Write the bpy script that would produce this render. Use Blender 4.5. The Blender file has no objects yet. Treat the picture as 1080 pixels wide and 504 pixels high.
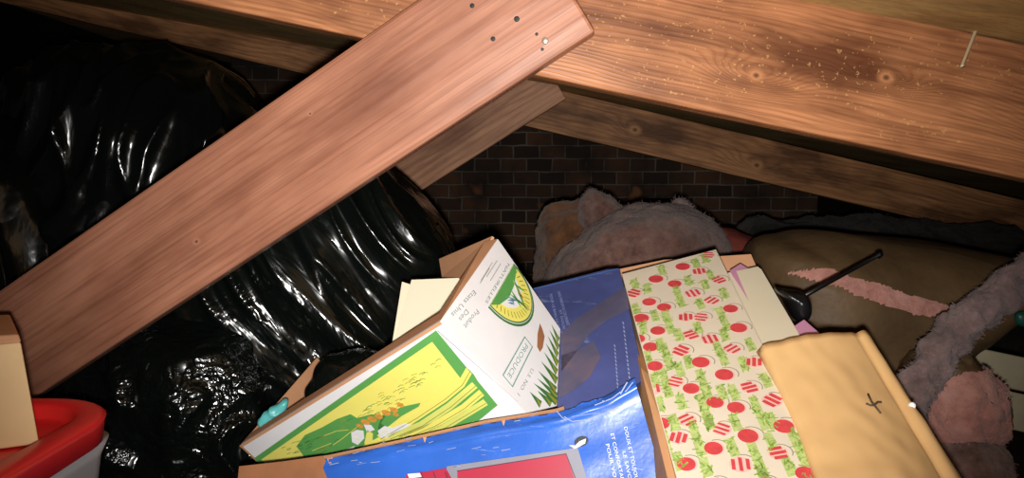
import bpy, bmesh, math, random
from mathutils import Vector, Matrix, noise
random.seed(7)
SC = bpy.context.scene
COL = SC.collection
V = Vector
# ------------------------------------------------------------------ camera geometry
FPX, TH = 800.0, math.radians(4.8)
CAM = V((0, 0, 0.6))
FW = V((0, math.cos(TH), -math.sin(TH))); UP = V((0, math.sin(TH), math.cos(TH))); RT = V((1, 0, 0))
def ray(px, py):
    return FW + RT * ((px - 540) / FPX) + UP * (-(py - 252) / FPX)
def P(px, py, Y):
    d = ray(px, py)
    return CAM + d * (Y / d.y)
def srgb(r, g, b, a=1):
    f = lambda c: ((c / 255) / 12.92) if c / 255 <= 0.04045 else (((c / 255) + 0.055) / 1.055) ** 2.4
    return (f(r), f(g), f(b), a)

# ------------------------------------------------------------------ node helpers
class S:
    """socket wrapper so that shader maths reads like maths"""
    nt = None
    def __init__(s, k): s.k = k
    def _op(s, op, *o):
        n = S.nt.nodes.new('ShaderNodeMath'); n.operation = op
        for i, x in enumerate((s,) + o):
            if isinstance(x, S): S.nt.links.new(x.k, n.inputs[i])
            else: n.inputs[i].default_value = x
        return S(n.outputs[0])
    def __add__(s, o): return s._op('ADD', o)
    __radd__ = __add__
    def __sub__(s, o): return s._op('SUBTRACT', o)
    def __mul__(s, o): return s._op('MULTIPLY', o)
    __rmul__ = __mul__
    def __truediv__(s, o): return s._op('DIVIDE', o)
    def pw(s, o): return s._op('POWER', o)
    def sin(s): return s._op('SINE')
    def exp(s): return s._op('EXPONENT')
    def abs(s): return s._op('ABSOLUTE')
    def gt(s, o): return s._op('GREATER_THAN', o)
    def mx(s, o): return s._op('MAXIMUM', o)
    def mn(s, o): return s._op('MINIMUM', o)
def newmat(name):
    m = bpy.data.materials.new(name); m.use_nodes = True
    nt = m.node_tree; S.nt = nt
    b = nt.nodes['Principled BSDF']
    return m, nt, b
def coords(nt, kind='Object'):
    tc = nt.nodes.new('ShaderNodeTexCoord')
    sp = nt.nodes.new('ShaderNodeSeparateXYZ'); nt.links.new(tc.outputs[kind], sp.inputs[0])
    return tc.outputs[kind], S(sp.outputs[0]), S(sp.outputs[1]), S(sp.outputs[2])
def comb(nt, x, y, z):
    n = nt.nodes.new('ShaderNodeCombineXYZ')
    for i, v in enumerate((x, y, z)):
        if isinstance(v, S): nt.links.new(v.k, n.inputs[i])
        else: n.inputs[i].default_value = v
    return n.outputs[0]
def noi(nt, vec, scale, detail=3, rough=.5, dist=0):
    n = nt.nodes.new('ShaderNodeTexNoise'); n.inputs['Scale'].default_value = scale
    n.inputs['Detail'].default_value = detail; n.inputs['Roughness'].default_value = rough
    n.inputs['Distortion'].default_value = dist
    if vec is not None: nt.links.new(vec, n.inputs['Vector'])
    return S(n.outputs[0])
def ramp(nt, s, stops, interp='LINEAR'):
    n = nt.nodes.new('ShaderNodeValToRGB'); cr = n.color_ramp; cr.interpolation = interp
    while len(cr.elements) < len(stops): cr.elements.new(.5)
    for e, (p, c) in zip(cr.elements, stops): e.position = p; e.color = c
    nt.links.new(s.k, n.inputs[0]); return n.outputs[0]
def mix(nt, f, a, b, mode='MIX'):
    n = nt.nodes.new('ShaderNodeMix'); n.data_type = 'RGBA'; n.blend_type = mode
    if isinstance(f, S): nt.links.new(f.k, n.inputs[0])
    else: n.inputs[0].default_value = f
    for i, x in ((6, a), (7, b)):
        if isinstance(x, tuple): n.inputs[i].default_value = x
        else: nt.links.new(x, n.inputs[i])
    return n.outputs[2]
def bump(nt, b, h, strength=.3, dist=.002):
    n = nt.nodes.new('ShaderNodeBump'); n.inputs['Strength'].default_value = strength
    n.inputs['Distance'].default_value = dist
    nt.links.new(h.k, n.inputs['Height']); nt.links.new(n.outputs[0], b.inputs['Normal'])
def setp(b, rough=.5, spec=.5, metal=0, sheen=0):
    b.inputs['Roughness'].default_value = rough; b.inputs['Specular IOR Level'].default_value = spec
    b.inputs['Metallic'].default_value = metal
    if sheen: b.inputs['Sheen Weight'].default_value = sheen

def wood(name, light, mid, dark, freq=500, knots=(), rough=.5, contrast=.6, spec=.35, specks=0, blotch=.5, streak=.5):
    """flat-sawn board: contour lines of a height field stretched along local X, with knots and fibres"""
    m, nt, b = newmat(name)
    vec, x, y, z = coords(nt)
    lo = noi(nt, comb(nt, x * 1.3, y * 3, z * 5), 1.6, 2)
    mdn = noi(nt, comb(nt, x * 3.5, y * 10, z * 22), 1.0, 3)
    g = z + (lo - .5) * .10 + (mdn - .5) * .012
    core = None
    for (xk, zk, sx, sz, A, rc) in knots:
        dx = (x - xk) / sx; dz = (z - zk) / sz
        r2 = dx * dx + dz * dz
        g = g + ((r2 * -1).exp() * A)
        cx = (x - xk) / rc; cz = (z - zk) / (rc * .8)
        k = ((cx * cx + cz * cz) * -1).exp()
        core = k if core is None else core.mx(k)
    s = (g * freq).sin() * .5 + .5
    ring = s.pw(2.2)
    fib = noi(nt, comb(nt, x * 5, y * 120, z * 260), 1.0, 3, .6)
    bl = noi(nt, comb(nt, x * 2.2, y * 6, z * 7), 1.7, 4, .6)
    st = noi(nt, comb(nt, x * 1.2, y * 30, z * 45), 1.0, 3, .6)
    c1 = mix(nt, ring * contrast, light, mid)
    c2 = mix(nt, ((bl - .42) * 3 * blotch).mx(0).mn(.8), c1, dark)
    c2 = mix(nt, ((st - .5) * 3 * streak).mx(0).mn(.7), c2, dark)
    c2 = mix(nt, ((fib - .45) * 1.6).mx(0).mn(.45), c2, dark)
    if core is not None:
        c2 = mix(nt, ((core - .15) * 1.6).mx(0).mn(1) , c2, tuple(v * .92 for v in light[:3]) + (1,))
        c2 = mix(nt, (core - .74).mx(0).mn(.3) * 3.0, c2, (.012, .006, .004, 1))
    if specks:
        sp = noi(nt, comb(nt, x, y, z), 210, 1)
        ar = noi(nt, comb(nt, x * .6, y, z * 2.5), 6, 2)
        c2 = mix(nt, (sp - .70).gt(0) * (ar - .5).gt(0) * specks, c2, srgb(235, 190, 120))
    nt.links.new(c2, b.inputs['Base Color'])
    setp(b, rough, spec)
    bump(nt, b, fib * .5 + ring * .5, .25, .0012)
    return m

def flat(name, col, rough=.6, spec=.4, var=.08, scale=30, bmp=.0, metal=0, dirt=None, dirt_scale=8, dirt_amt=1.0):
    """plain painted / printed / paper surface with a little procedural wear"""
    m, nt, b = newmat(name)
    vec, x, y, z = coords(nt)
    n1 = noi(nt, vec, scale, 4, .6)
    lo = tuple(max(0, c * (1 - 2 * var)) for c in col[:3]) + (1,)
    hi = tuple(min(1, c * (1 + 2 * var)) for c in col[:3]) + (1,)
    c = ramp(nt, n1, [(.25, lo), (.75, hi)])
    if dirt:
        n2 = noi(nt, vec, dirt_scale, 5, .65)
        c = mix(nt, ((n2 - .52) * 4 * dirt_amt).mx(0).mn(.85), c, dirt)
    nt.links.new(c, b.inputs['Base Color']); setp(b, rough, spec, metal)
    if bmp: bump(nt, b, noi(nt, vec, scale * 1.7, 3), bmp, .002)
    return m

# ------------------------------------------------------------------ materials
M = {}
M['plank'] = wood('plank_wood', srgb(196, 136, 108), srgb(166, 104, 78), srgb(104, 54, 36), freq=210,
                  knots=((.10, -.02, .10, .018, .05, .006), (.33, .035, .07, .015, .045, .004), (-.2, .02, .16, .03, .05, .001)), rough=.38, contrast=.34, spec=.55, blotch=.7, streak=.25)
M['rafter'] = wood('rafter_wood', srgb(210, 144, 98), srgb(166, 98, 60), srgb(84, 42, 24), freq=1050,
                   knots=((.312, -.026, .055, .022, .045, .010), (.478, .006, .05, .016, .035, .011), (.75, -.03, .06, .02, .03, .004)), rough=.42, contrast=.45, specks=.4, blotch=1.1, streak=.8)
M['rafter_back'] = wood('rafter_back_wood', srgb(206, 148, 100), srgb(168, 110, 66), srgb(76, 44, 26), freq=420,
                   knots=((.32, .0, .06, .03, .05, .02), (.72, -.02, .08, .03, .05, .02)), rough=.6, contrast=.6, blotch=1.2, streak=.8)
M['brace_back'] = wood('brace_back_wood', srgb(230, 172, 134), srgb(196, 132, 96), srgb(124, 76, 52), freq=300,
                   knots=((-.2, .01, .09, .03, .06, .008),), rough=.55, contrast=.6, blotch=.8)
M['sheathing'] = wood('sheathing_wood', srgb(214, 178, 116), srgb(190, 150, 92), srgb(120, 92, 56), freq=120, rough=.8, contrast=.6, blotch=.8)
M['floorwood'] = wood('floor_wood', srgb(84, 64, 46), srgb(66, 48, 34), srgb(30, 22, 16), freq=200, rough=.85)
M['steel'] = flat('nail_steel', srgb(196, 186, 168), .35, .5, .05, 60, metal=.7)
M['pin'] = flat('pin_metal', srgb(232, 214, 176), .35, .5, .04, 60)
M['kraft'] = flat('corrugated_kraft', srgb(196, 146, 104), .75, .25, .05, 40, .1)
M['kraft_in'] = flat('corrugated_kraft_inside', srgb(202, 150, 112), .75, .25, .05, 25, .1)
M['kraft_dk'] = flat('corrugated_kraft_dark', srgb(160, 108, 74), .8, .2, .08, 25, .1)  # darker brown board for the torn liner and the hand slot
M['white'] = flat('white_print', srgb(240, 238, 240), .42, .45, .03, 12)
M['cream'] = flat('cream_board', srgb(226, 220, 194), .6, .35, .02, 9)
M['cream2'] = flat('cream_paper', srgb(236, 226, 198), .6, .35, .02, 9)
M['yellow'] = flat('yellow_print', srgb(242, 232, 116), .42, .45, .03, 14)
M['green'] = flat('green_print', srgb(96, 164, 84), .42, .45, .05, 20)
M['dgreen'] = flat('dark_green_print', srgb(70, 122, 66), .42, .45, .05, 20)
M['lime'] = flat('pale_lime_print', srgb(224, 226, 118), .42, .45, .04, 20)
M['olive'] = flat('olive_line_print', srgb(150, 152, 62), .42, .45, .05, 20)
M['orange'] = flat('orange_print', srgb(222, 152, 66), .42, .45, .08, 40)
M['teal'] = flat('teal_ink', srgb(120, 164, 152), .45, .45, .05, 20)
M['greyink'] = flat('grey_ink', srgb(132, 146, 142), .45, .45, .05, 20)
M['paleink'] = flat('pale_grey_ink', srgb(186, 186, 186), .45, .45, .05, 20)
M['blueink'] = flat('blue_ink', srgb(96, 140, 176), .45, .45, .05, 20)
def blue_mat(name, c, scuff, rough, extra=None):
    m, nt, b = newmat(name)
    vec, x, y, z = coords(nt)
    n1 = noi(nt, vec, 7, 4, .6)
    c1 = ramp(nt, n1, [(.3, tuple(v * .72 for v in c[:3]) + (1,)), (.75, tuple(min(1, v * 1.2) for v in c[:3]) + (1,))])
    sc = noi(nt, comb(nt, x * 1.0, y * 1.0, z * 9), 9, 6, .75)
    c2 = mix(nt, ((sc - .62) * 6).mx(0).mn(scuff), c1, srgb(190, 208, 236))
    if extra:
        nb = noi(nt, comb(nt, x * 1.0, y * .5, z * .6), 9, 3, .6)
        c2 = mix(nt, ((nb - .45) * 6).mx(0).mn(.75), c2, extra)
    nt.links.new(c2, b.inputs['Base Color']); setp(b, rough, .5)
    bump(nt, b, noi(nt, vec, 22, 4, .6), .22, .004)
    return m
M['blue'] = blue_mat('blue_printed_card', srgb(50, 104, 204), .65, .32)
M['blueflap'] = blue_mat('dull_blue_printed_card', srgb(80, 90, 148), .3, .32)
M['bluelight'] = flat('light_blue_print', srgb(84, 150, 226), .3, .5, .08, 30)
M['navy'] = flat('navy_edge', srgb(40, 46, 96), .5, .4, .1, 30)
M['tape'] = flat('tape_reflection', srgb(92, 90, 116), .3, .5, .14, 14, dirt=srgb(122, 98, 106), dirt_scale=14)  # glossy tape, its brownish reflection painted into the colour
M['red'] = flat('red_print', srgb(176, 40, 66), .4, .45, .05, 12)
M['redline'] = flat('dark_red_line', srgb(92, 40, 60), .4, .45, .05, 12)
M['grey'] = flat('grey_print', srgb(132, 132, 146), .45, .45, .05, 20)
M['whiteink'] = flat('white_ink', srgb(222, 226, 240), .45, .4, .04, 20)
M['palemark'] = flat('faded_ink_and_highlight', srgb(150, 160, 200), .45, .4, .04, 20)  # faded lettering and scuffs, also the painted crease highlights
M['black'] = flat('black_ink', srgb(34, 38, 44), .5, .4, .1, 20)
M['gift'] = flat('gift_wrap_paper', srgb(230, 218, 196), .48, .4, .03, 18, .05)
M['giftside'] = flat('gift_wrap_side', srgb(206, 180, 142), .55, .35, .06, 30, .1, dirt=srgb(176, 138, 98))
M['giftred'] = flat('gift_red_print', srgb(214, 74, 78), .48, .4, .10, 90)
M['giftpink'] = flat('gift_pink_print', srgb(238, 196, 184), .48, .4, .05, 90)
M['giftgreen'] = flat('gift_green_print', srgb(150, 182, 86), .48, .4, .15, 120)
M['giftlime'] = flat('gift_pale_green_print', srgb(190, 206, 130), .48, .4, .12, 120)
M['giftgrey'] = flat('gift_grey_line', srgb(146, 138, 126), .48, .4, .05, 40)
M['manila'] = flat('manila_paper', srgb(236, 192, 132), .55, .35, .025, 7, .04)
M['ink'] = flat('marker_ink', srgb(92, 76, 62), .6, .3, .05, 40)
M['pinkpaper'] = flat('pink_paper', srgb(226, 160, 196), .6, .3, .04, 20)
M['plasticblack'] = flat('black_plastic', srgb(16, 16, 18), .3, .5, .1, 20)
M['redplastic'] = flat('red_bin_plastic', srgb(226, 40, 42), .38, .5, .05, 10, .05, dirt=srgb(138, 84, 70), dirt_scale=5, dirt_amt=.5)
M['tan'] = flat('tan_carton', srgb(236, 200, 148), .7, .25, .04, 14)
M['board'] = flat('cream_painted_board', srgb(196, 182, 150), .55, .35, .04, 9, dirt=srgb(150, 132, 100), dirt_scale=4, dirt_amt=.5)
M['dustred'] = flat('dusty_red_cloth', srgb(122, 56, 46), .85, .2, .12, 14)
M['tealplastic'] = flat('teal_plastic', srgb(96, 190, 190), .35, .5, .1, 50)
m, nt, b = newmat('translucent_tub'); b.inputs['Base Color'].default_value = srgb(190, 186, 190)
setp(b, .35, .5); b.inputs['Transmission Weight'].default_value = .25
vec, x, y, z = coords(nt); bump(nt, b, noi(nt, vec, 60, 2), .1, .001); M['tub'] = m

def plastic_bag(name, scale, strength, fold=(1, 1, 1), rot=0.0, col=(.004, .006, .005, 1)):
    m, nt, b = newmat(name)
    tc = nt.nodes.new('ShaderNodeTexCoord'); mp = nt.nodes.new('ShaderNodeMapping')
    mp.vector_type = 'TEXTURE'
    mp.inputs['Rotation'].default_value = (0, rot, 0); mp.inputs['Scale'].default_value = fold
    nt.links.new(tc.outputs['Object'], mp.inputs[0])
    v = mp.outputs[0]
    a = (noi(nt, v, scale, 3, .55, .6) - .5).abs()
    c = (noi(nt, v, scale * 2.7, 3, .5, .4) - .5).abs()
    h = a.mn(.12) * 3.0 + c.mn(.10) * 1.0
    b.inputs['Base Color'].default_value = col
    setp(b, .17, .7)
    bump(nt, b, h, strength, .03)
    return m
M['bagA'] = plastic_bag('glossy_bag_broad_folds', 7, .12, (1, 1, 2.2), .15)
M['bagC'] = plastic_bag('glossy_bag_streaked', 9, .2, (1, 1, 4.0), math.radians(-35))
M['bagD'] = plastic_bag('glossy_bag_crinkled', 14, .3)

def fibre(name, c1, c2, c3, scale=18, sheen=.3):
    m, nt, b = newmat(name)
    vec, x, y, z = coords(nt)
    n1 = noi(nt, vec, scale, 6, .7); n2 = noi(nt, vec, scale * .25, 3, .6)
    c = ramp(nt, n1, [(.3, c1), (.52, c2), (.75, c3)])
    c = mix(nt, ((n2 - .45) * 2.5).mx(0).mn(.6), c, c1)
    nt.links.new(c, b.inputs['Base Color']); setp(b, .95, .1, 0, sheen)
    bump(nt, b, noi(nt, vec, scale * 7, 5, .75), .6, .006)
    return m
M['fib_mauve'] = fibre('mauve_fibreglass', srgb(74, 50, 42), srgb(136, 102, 92), srgb(178, 146, 134))
M['fib_pink'] = fibre('pink_fibreglass', srgb(164, 104, 92), srgb(216, 156, 142), srgb(238, 192, 178))
M['fib_grey'] = fibre('grey_fibreglass', srgb(92, 72, 70), srgb(150, 124, 122), srgb(194, 170, 168))
M['fib_brown'] = fibre('brown_faced_fibreglass', srgb(66, 44, 30), srgb(122, 82, 54), srgb(160, 112, 78), 12)
M['fib_dark'] = fibre('dark_fibreglass', srgb(22, 20, 18), srgb(44, 40, 36), srgb(80, 74, 66), 14, .1)  # dark grey fibre, much darker than the other batts
m, nt, b = newmat('kraft_facing'); vec, x, y, z = coords(nt)
n1 = noi(nt, vec, 5, 5, .6); n2 = noi(nt, vec, 40, 3)
c = ramp(nt, n1, [(.3, srgb(74, 56, 36)), (.55, srgb(108, 84, 56)), (.8, srgb(136, 106, 74))])
nt.links.new(c, b.inputs['Base Color']); setp(b, .55, .35); bump(nt, b, n1 * .7 + n2 * .15, .35, .02); M['facing'] = m

m, nt, b = newmat('old_brick'); vec, x, y, z = coords(nt)
br = nt.nodes.new('ShaderNodeTexBrick')
nv = noi(nt, vec, 9, 3)
vv = comb(nt, x + (nv - .5) * .012, z + (nv - .5) * .012, 0)
nt.links.new(vv, br.inputs['Vector'])
br.inputs['Scale'].default_value = 1; br.inputs['Brick Width'].default_value = .112; br.inputs['Row Height'].default_value = .056
br.inputs['Mortar Size'].default_value = .0045; br.inputs['Mortar Smooth'].default_value = .3; br.inputs['Bias'].default_value = -.1
br.inputs['Color1'].default_value = srgb(58, 47, 40); br.inputs['Color2'].default_value = srgb(110, 76, 56); br.inputs['Mortar'].default_value = srgb(124, 112, 100)
bl = noi(nt, vec, 3.5, 4, .6); sp = noi(nt, vec, 7, 2)
c = mix(nt, ((bl - .38) * 3.5).mx(0).mn(.92), br.outputs['Color'], srgb(44, 39, 36))  # darker tone in random blotches over the bricks
c = mix(nt, ((sp - .66) * 9).mx(0).mn(.75), c, srgb(150, 100, 66))
nt.links.new(c, b.inputs['Base Color']); setp(b, .9, .2)
bump(nt, b, S(br.outputs['Fac']) * -1 + noi(nt, vec, 40, 4) * .35, .8, .01); M['brick'] = m

M['darkwall'] = flat('unlit_dark_board', srgb(26, 20, 16), .95, .1, .2, 6)  # near-black colour stands in for the unlit depth around the chimney
# ------------------------------------------------------------------ object helpers
def tag(o, label=None, cat=None, group=None, kind=None):
    if label: o['label'] = label
    if cat: o['category'] = cat
    if group: o['group'] = group
    if kind: o['kind'] = kind
    return o
def link(name, me, parent=None):
    o = bpy.data.objects.new(name, me); COL.objects.link(o)
    if parent: o.parent = parent; o.matrix_parent_inverse = parent.matrix_basis.inverted()
    return o
def from_bm(name, bm, mats, parent=None, smooth=False, loc=None):
    me = bpy.data.meshes.new(name)
    for mm in (mats if isinstance(mats, (list, tuple)) else [mats]): me.materials.append(mm)
    if loc is not None: bmesh.ops.translate(bm, verts=bm.verts[:], vec=-loc)
    bm.to_mesh(me); bm.free()
    if smooth:
        for p in me.polygons: p.use_smooth = True
    o = bpy.data.objects.new(name, me); COL.objects.link(o)
    if loc is not None: o.location = loc
    if parent:
        o.parent = parent
        o.location = (loc if loc is not None else V((0, 0, 0))) - parent.location
    return o
def empty(name, loc, label, cat, group=None):
    o = bpy.data.objects.new(name, None); COL.objects.link(o); o.location = loc; o.empty_display_size = .05
    return tag(o, label, cat, group)
def bevel(bm, w, seg=2):
    bmesh.ops.bevel(bm, geom=bm.edges[:], offset=w, segments=seg, profile=.5, affect='EDGES', clamp_overlap=True)
def hexa(bm, c8, mat=0):
    """c8: four corners of the front, four of the back, same order"""
    v = [bm.verts.new(c) for c in c8]
    fs = [(0, 1, 2, 3), (7, 6, 5, 4), (0, 4, 5, 1), (1, 5, 6, 2), (2, 6, 7, 3), (3, 7, 4, 0)]
    out = []
    for f in fs:
        q = bm.faces.new([v[i] for i in f]); q.material_index = mat; out.append(q)
    return out
def box_bm(x0, x1, y0, y1, z0, z1):
    bm = bmesh.new()
    hexa(bm, [V(c) for c in ((x0, y0, z0), (x1, y0, z0), (x1, y0, z1), (x0, y0, z1), (x0, y1, z0), (x1, y1, z0), (x1, y1, z1), (x0, y1, z1))])
    return bm
def recalc(bm): bmesh.ops.recalc_face_normals(bm, faces=bm.faces[:])

class Plane:
    def __init__(s, a, b_, c, name=None):
        s.o = V(a); s.n = (V(b_) - s.o).cross(V(c) - s.o).normalized()
        if s.n.dot(CAM - s.o) < 0: s.n.negate()
    def hit(s, px, py):
        d = ray(px, py); t = (s.o - CAM).dot(s.n) / d.dot(s.n)
        return CAM + d * t
FONT_CACHE = {}
def text_polys(body):
    if body in FONT_CACHE: return FONT_CACHE[body]
    cu = bpy.data.curves.new('lettering', 'FONT'); cu.body = body; cu.resolution_u = 2
    o = bpy.data.objects.new('lettering', cu); COL.objects.link(o)
    dg = bpy.context.evaluated_depsgraph_get(); ev = o.evaluated_get(dg)
    me = ev.to_mesh()
    vs = [(v.co.x, v.co.y) for v in me.vertices]; fs = [list(p.vertices) for p in me.polygons]
    ev.to_mesh_clear(); bpy.data.objects.remove(o); bpy.data.curves.remove(cu)
    FONT_CACHE[body] = (vs, fs); return vs, fs
class Sheet:
    """a flat panel with thickness; print is laid into the same mesh as thin layers"""
    def __init__(s, plane, mats):
        s.pl = plane; s.bm = bmesh.new(); s.mats = mats; s.idx = {m: i for i, m in enumerate(mats)}
    def mi(s, m):
        if m not in s.idx: s.idx[m] = len(s.mats); s.mats.append(m)
        return s.idx[m]
    def pts(s, px, layer=0): return [s.pl.hit(*p) + s.pl.n * (.0004 * layer) for p in px]
    def slab(s, pts3, t, front, back, side=None):
        v = [s.bm.verts.new(p) for p in pts3]; w = [s.bm.verts.new(p - s.pl.n * t) for p in pts3]
        f = s.bm.faces.new(v); f.material_index = s.mi(front)
        if f.normal.dot(s.pl.n) < 0 or True:
            f.normal_update()
        g = s.bm.faces.new(w[::-1]); g.material_index = s.mi(back)
        n = len(v)
        for i in range(n):
            q = s.bm.faces.new((v[i], w[i], w[(i + 1) % n], v[(i + 1) % n])); q.material_index = s.mi(side or back)
    clip = None
    def poly3(s, pts, m):
        for (cp_, cn) in (s.clip or ()):
            out = []
            for i, p in enumerate(pts):
                q = pts[i - 1]; dp, dq = (p - cp_).dot(cn), (q - cp_).dot(cn)
                if (dp >= 0) != (dq >= 0): out.append(q + (p - q) * (dq / (dq - dp)))
                if dp >= 0: out.append(p)
            pts = out
            if len(pts) < 3: return
        try: f = s.bm.faces.new([s.bm.verts.new(p) for p in pts])
        except ValueError: return
        f.material_index = s.mi(m); f.normal_update()
        if f.normal.dot(s.pl.n) < 0: f.normal_flip()
    def poly(s, px, m, layer=1): s.poly3(s.pts(px, layer), m)
    def line(s, px, w, m, layer=1):
        p = s.pts(px, layer)
        for a, b_ in zip(p, p[1:]):
            d = (b_ - a); 
            if d.length < 1e-6: continue
            d.normalize(); q = s.pl.n.cross(d) * (w / 2); e = d * (w * .2)
            s.poly3([a - q - e, b_ - q + e, b_ + q + e, a + q - e], m)
    def axes(s, a, b_):
        A, B = s.pl.hit(*a), s.pl.hit(*b_); u = (B - A); L = u.length; u.normalize(); return A, u, s.pl.n.cross(u), L
    def text(s, body, a, b_, m, h=None, layer=2, arc=0):
        vs, fs = text_polys(body)
        x0 = min(v[0] for v in vs); x1 = max(v[0] for v in vs)
        A, u, w, L = s.axes(a, b_)
        k = L / (x1 - x0); kh = k if h is None else h / .72
        off = s.pl.n * (.0004 * layer)
        vv = []
        for (x, y) in vs:
            t = (x - x0) / (x1 - x0); vv.append(s.bm.verts.new(A + u * ((x - x0) * k) + w * (y * kh + arc * L * 4 * t * (1 - t)) + off))
        for f in fs:
            q = s.bm.faces.new([vv[i] for i in f]); q.material_index = s.mi(m); q.normal_update()
            if q.normal.dot(s.pl.n) < 0: q.normal_flip()
    def disc(s, c3, r, m, layer=1, n=18, sx=1, a0=0, a1=2 * math.pi, U=None, r0=None):
        U = U or V((1, 0, 0)); u = (U - s.pl.n * U.dot(s.pl.n)).normalized(); w = s.pl.n.cross(u)
        c = c3 + s.pl.n * (.0004 * layer)
        ring = [c + u * (math.cos(t) * r * sx) + w * (math.sin(t) * r) for t in (a0 + (a1 - a0) * i / n for i in range(n + 1))]
        if r0 is None: s.poly3(ring[:-1] if a1 - a0 > 6.28 else ring, m)
        else:
            inn = [c + (p - c) * (r0 / r) for p in ring]
            for i in range(n): s.poly3([inn[i], ring[i], ring[i + 1], inn[i + 1]], m)
    def done(s, name, parent=None, loc=None):
        return from_bm(name, s.bm, [M[k] for k in s.mats], parent, False, loc)

def beam(name, ctr, axis, widthdir, L, W, T, mat, label, cat, group=None, bev=.003):
    """board with its origin at ctr; local X along the grain, local Z across the face, local Y through the thickness"""
    x = axis.normalized(); y = None
    z = (widthdir - x * widthdir.dot(x)).normalized(); y = z.cross(x)
    bm = box_bm(-L / 2, L / 2, -T / 2, T / 2, -W / 2, W / 2); bevel(bm, bev)
    me = bpy.data.meshes.new(name); me.materials.append(mat); bm.to_mesh(me); bm.free()
    o = bpy.data.objects.new(name, me); COL.objects.link(o)
    o.matrix_world = Matrix(((x.x, y.x, z.x, ctr.x), (x.y, y.y, z.y, ctr.y), (x.z, y.z, z.z, ctr.z), (0, 0, 0, 1)))
    return tag(o, label, cat, group)
def child_world(o, bm, name, mats, smooth=True):
    """mesh given in world space, parented to o"""
    bpy.context.view_layer.update()
    bm.transform(o.matrix_world.inverted()); me = bpy.data.meshes.new(name)
    for mm in (mats if isinstance(mats, (list, tuple)) else [mats]): me.materials.append(mm)
    bm.to_mesh(me); bm.free()
    if smooth:
        for p in me.polygons: p.use_smooth = True
    c = bpy.data.objects.new(name, me); COL.objects.link(c); c.parent = o
    return c
def tube_bm(pts, radii, seg=12, bm=None, cap=True):
    bm = bm or bmesh.new(); rings = []
    for i, p in enumerate(pts):
        d = (pts[min(i + 1, len(pts) - 1)] - pts[max(i - 1, 0)]).normalized()
        a = d.orthogonal().normalized() if i == 0 else (rings_u - d * rings_u.dot(d)).normalized()
        rings_u = a; c = d.cross(a)
        rings.append([bm.verts.new(p + (a * math.cos(t) + c * math.sin(t)) * radii[i]) for t in (2 * math.pi * k / seg for k in range(seg))])
    for r0, r1 in zip(rings, rings[1:]):
        for k in range(seg): bm.faces.new((r0[k], r0[(k + 1) % seg], r1[(k + 1) % seg], r1[k]))
    if cap: bm.faces.new(rings[0][::-1]); bm.faces.new(rings[-1])
    return bm

def catmull(pts, n=12):
    out = []; N = len(pts)
    for i in range(N):
        p0, p1, p2, p3 = pts[i - 1], pts[i], pts[(i + 1) % N], pts[(i + 2) % N]
        for k in range(n):
            t = k / n
            out.append(tuple(.5 * (2 * p1[j] + (p2[j] - p0[j]) * t + (2 * p0[j] - 5 * p1[j] + 4 * p2[j] - p3[j]) * t * t + (3 * p1[j] - p0[j] - 3 * p2[j] + p3[j]) * t ** 3) for j in range(2)))
    return out
def blob(name, c, pts, Y, front, back, disp, mat, sub=6, parent=None, flat_=2.0, tilt=(0, 0)):
    """soft closed body whose outline is the given one, domed to the front and the back"""
    C3 = P(c[0], c[1], Y)
    tab = []
    for q in catmull(pts):
        w = P(q[0], q[1], Y) - C3; tab.append((math.atan2(w.z, w.x), math.hypot(w.x, w.z)))
    tab.sort(); tab = [(tab[-1][0] - 2 * math.pi, tab[-1][1])] + tab + [(tab[0][0] + 2 * math.pi, tab[0][1])]
    def R(a):
        lo, hi = 0, len(tab) - 1
        while hi - lo > 1:
            mid = (lo + hi) // 2
            if tab[mid][0] <= a: lo = mid
            else: hi = mid
        t = (a - tab[lo][0]) / max(1e-9, tab[hi][0] - tab[lo][0]); return tab[lo][1] * (1 - t) + tab[hi][1] * t
    bm = bmesh.new(); bmesh.ops.create_icosphere(bm, subdivisions=sub, radius=1)
    for v in bm.verts:
        n = v.co.copy(); s = math.hypot(n.x, n.z); a = math.atan2(n.z, n.x)
        r = R(a) * s ** (.8)
        yy = -abs(n.y) ** (2 / flat_) if n.y < 0 else abs(n.y) ** (2 / flat_)
        x, z = r * math.cos(a), r * math.sin(a)
        v.co = C3 + V((x, yy * (front if n.y < 0 else back) + x * tilt[0] + z * tilt[1], z))
    bm.normal_update()
    nn = [v.normal.copy() for v in bm.verts]
    for v, n in zip(bm.verts, nn): v.co += n * disp(v.co, n)
    for v in bm.verts:
        if v.co.z < .012: v.co.z = .012
    return from_bm(name, bm, mat, parent, True, C3)
def ridge(p): return 1 - 2 * abs(noise.noise(p))
def rotp(p, ang, sx, sy, sz):
    c, s = math.cos(ang), math.sin(ang)
    return V(((p.x * c + p.z * s) * sx, p.y * sy, (-p.x * s + p.z * c) * sz))
def tufts(bm, n, length, width, rng):
    """loose fibres standing off a soft body"""
    faces = bm.faces[:]
    for f in rng.sample(faces, min(n, len(faces))):
        c = f.calc_center_median(); d = (f.normal + V((rng.uniform(-1, 1), rng.uniform(-1, 1), rng.uniform(-1, 1))) * .9).normalized()
        s = d.orthogonal().normalized() * width * rng.uniform(.5, 1.4); L = length * rng.uniform(.3, 1.2)
        k = V((rng.uniform(-1, 1), rng.uniform(-1, 1), rng.uniform(-1, 1))) * L * .3
        a, b_, m1, m2, e = (bm.verts.new(q) for q in (c - s, c + s, c + d * L * .5 + k + s * .7, c + d * L * .5 + k - s * .7, c + d * L))
        bm.faces.new((a, b_, m1, m2)); bm.faces.new((m2, m1, e))
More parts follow.
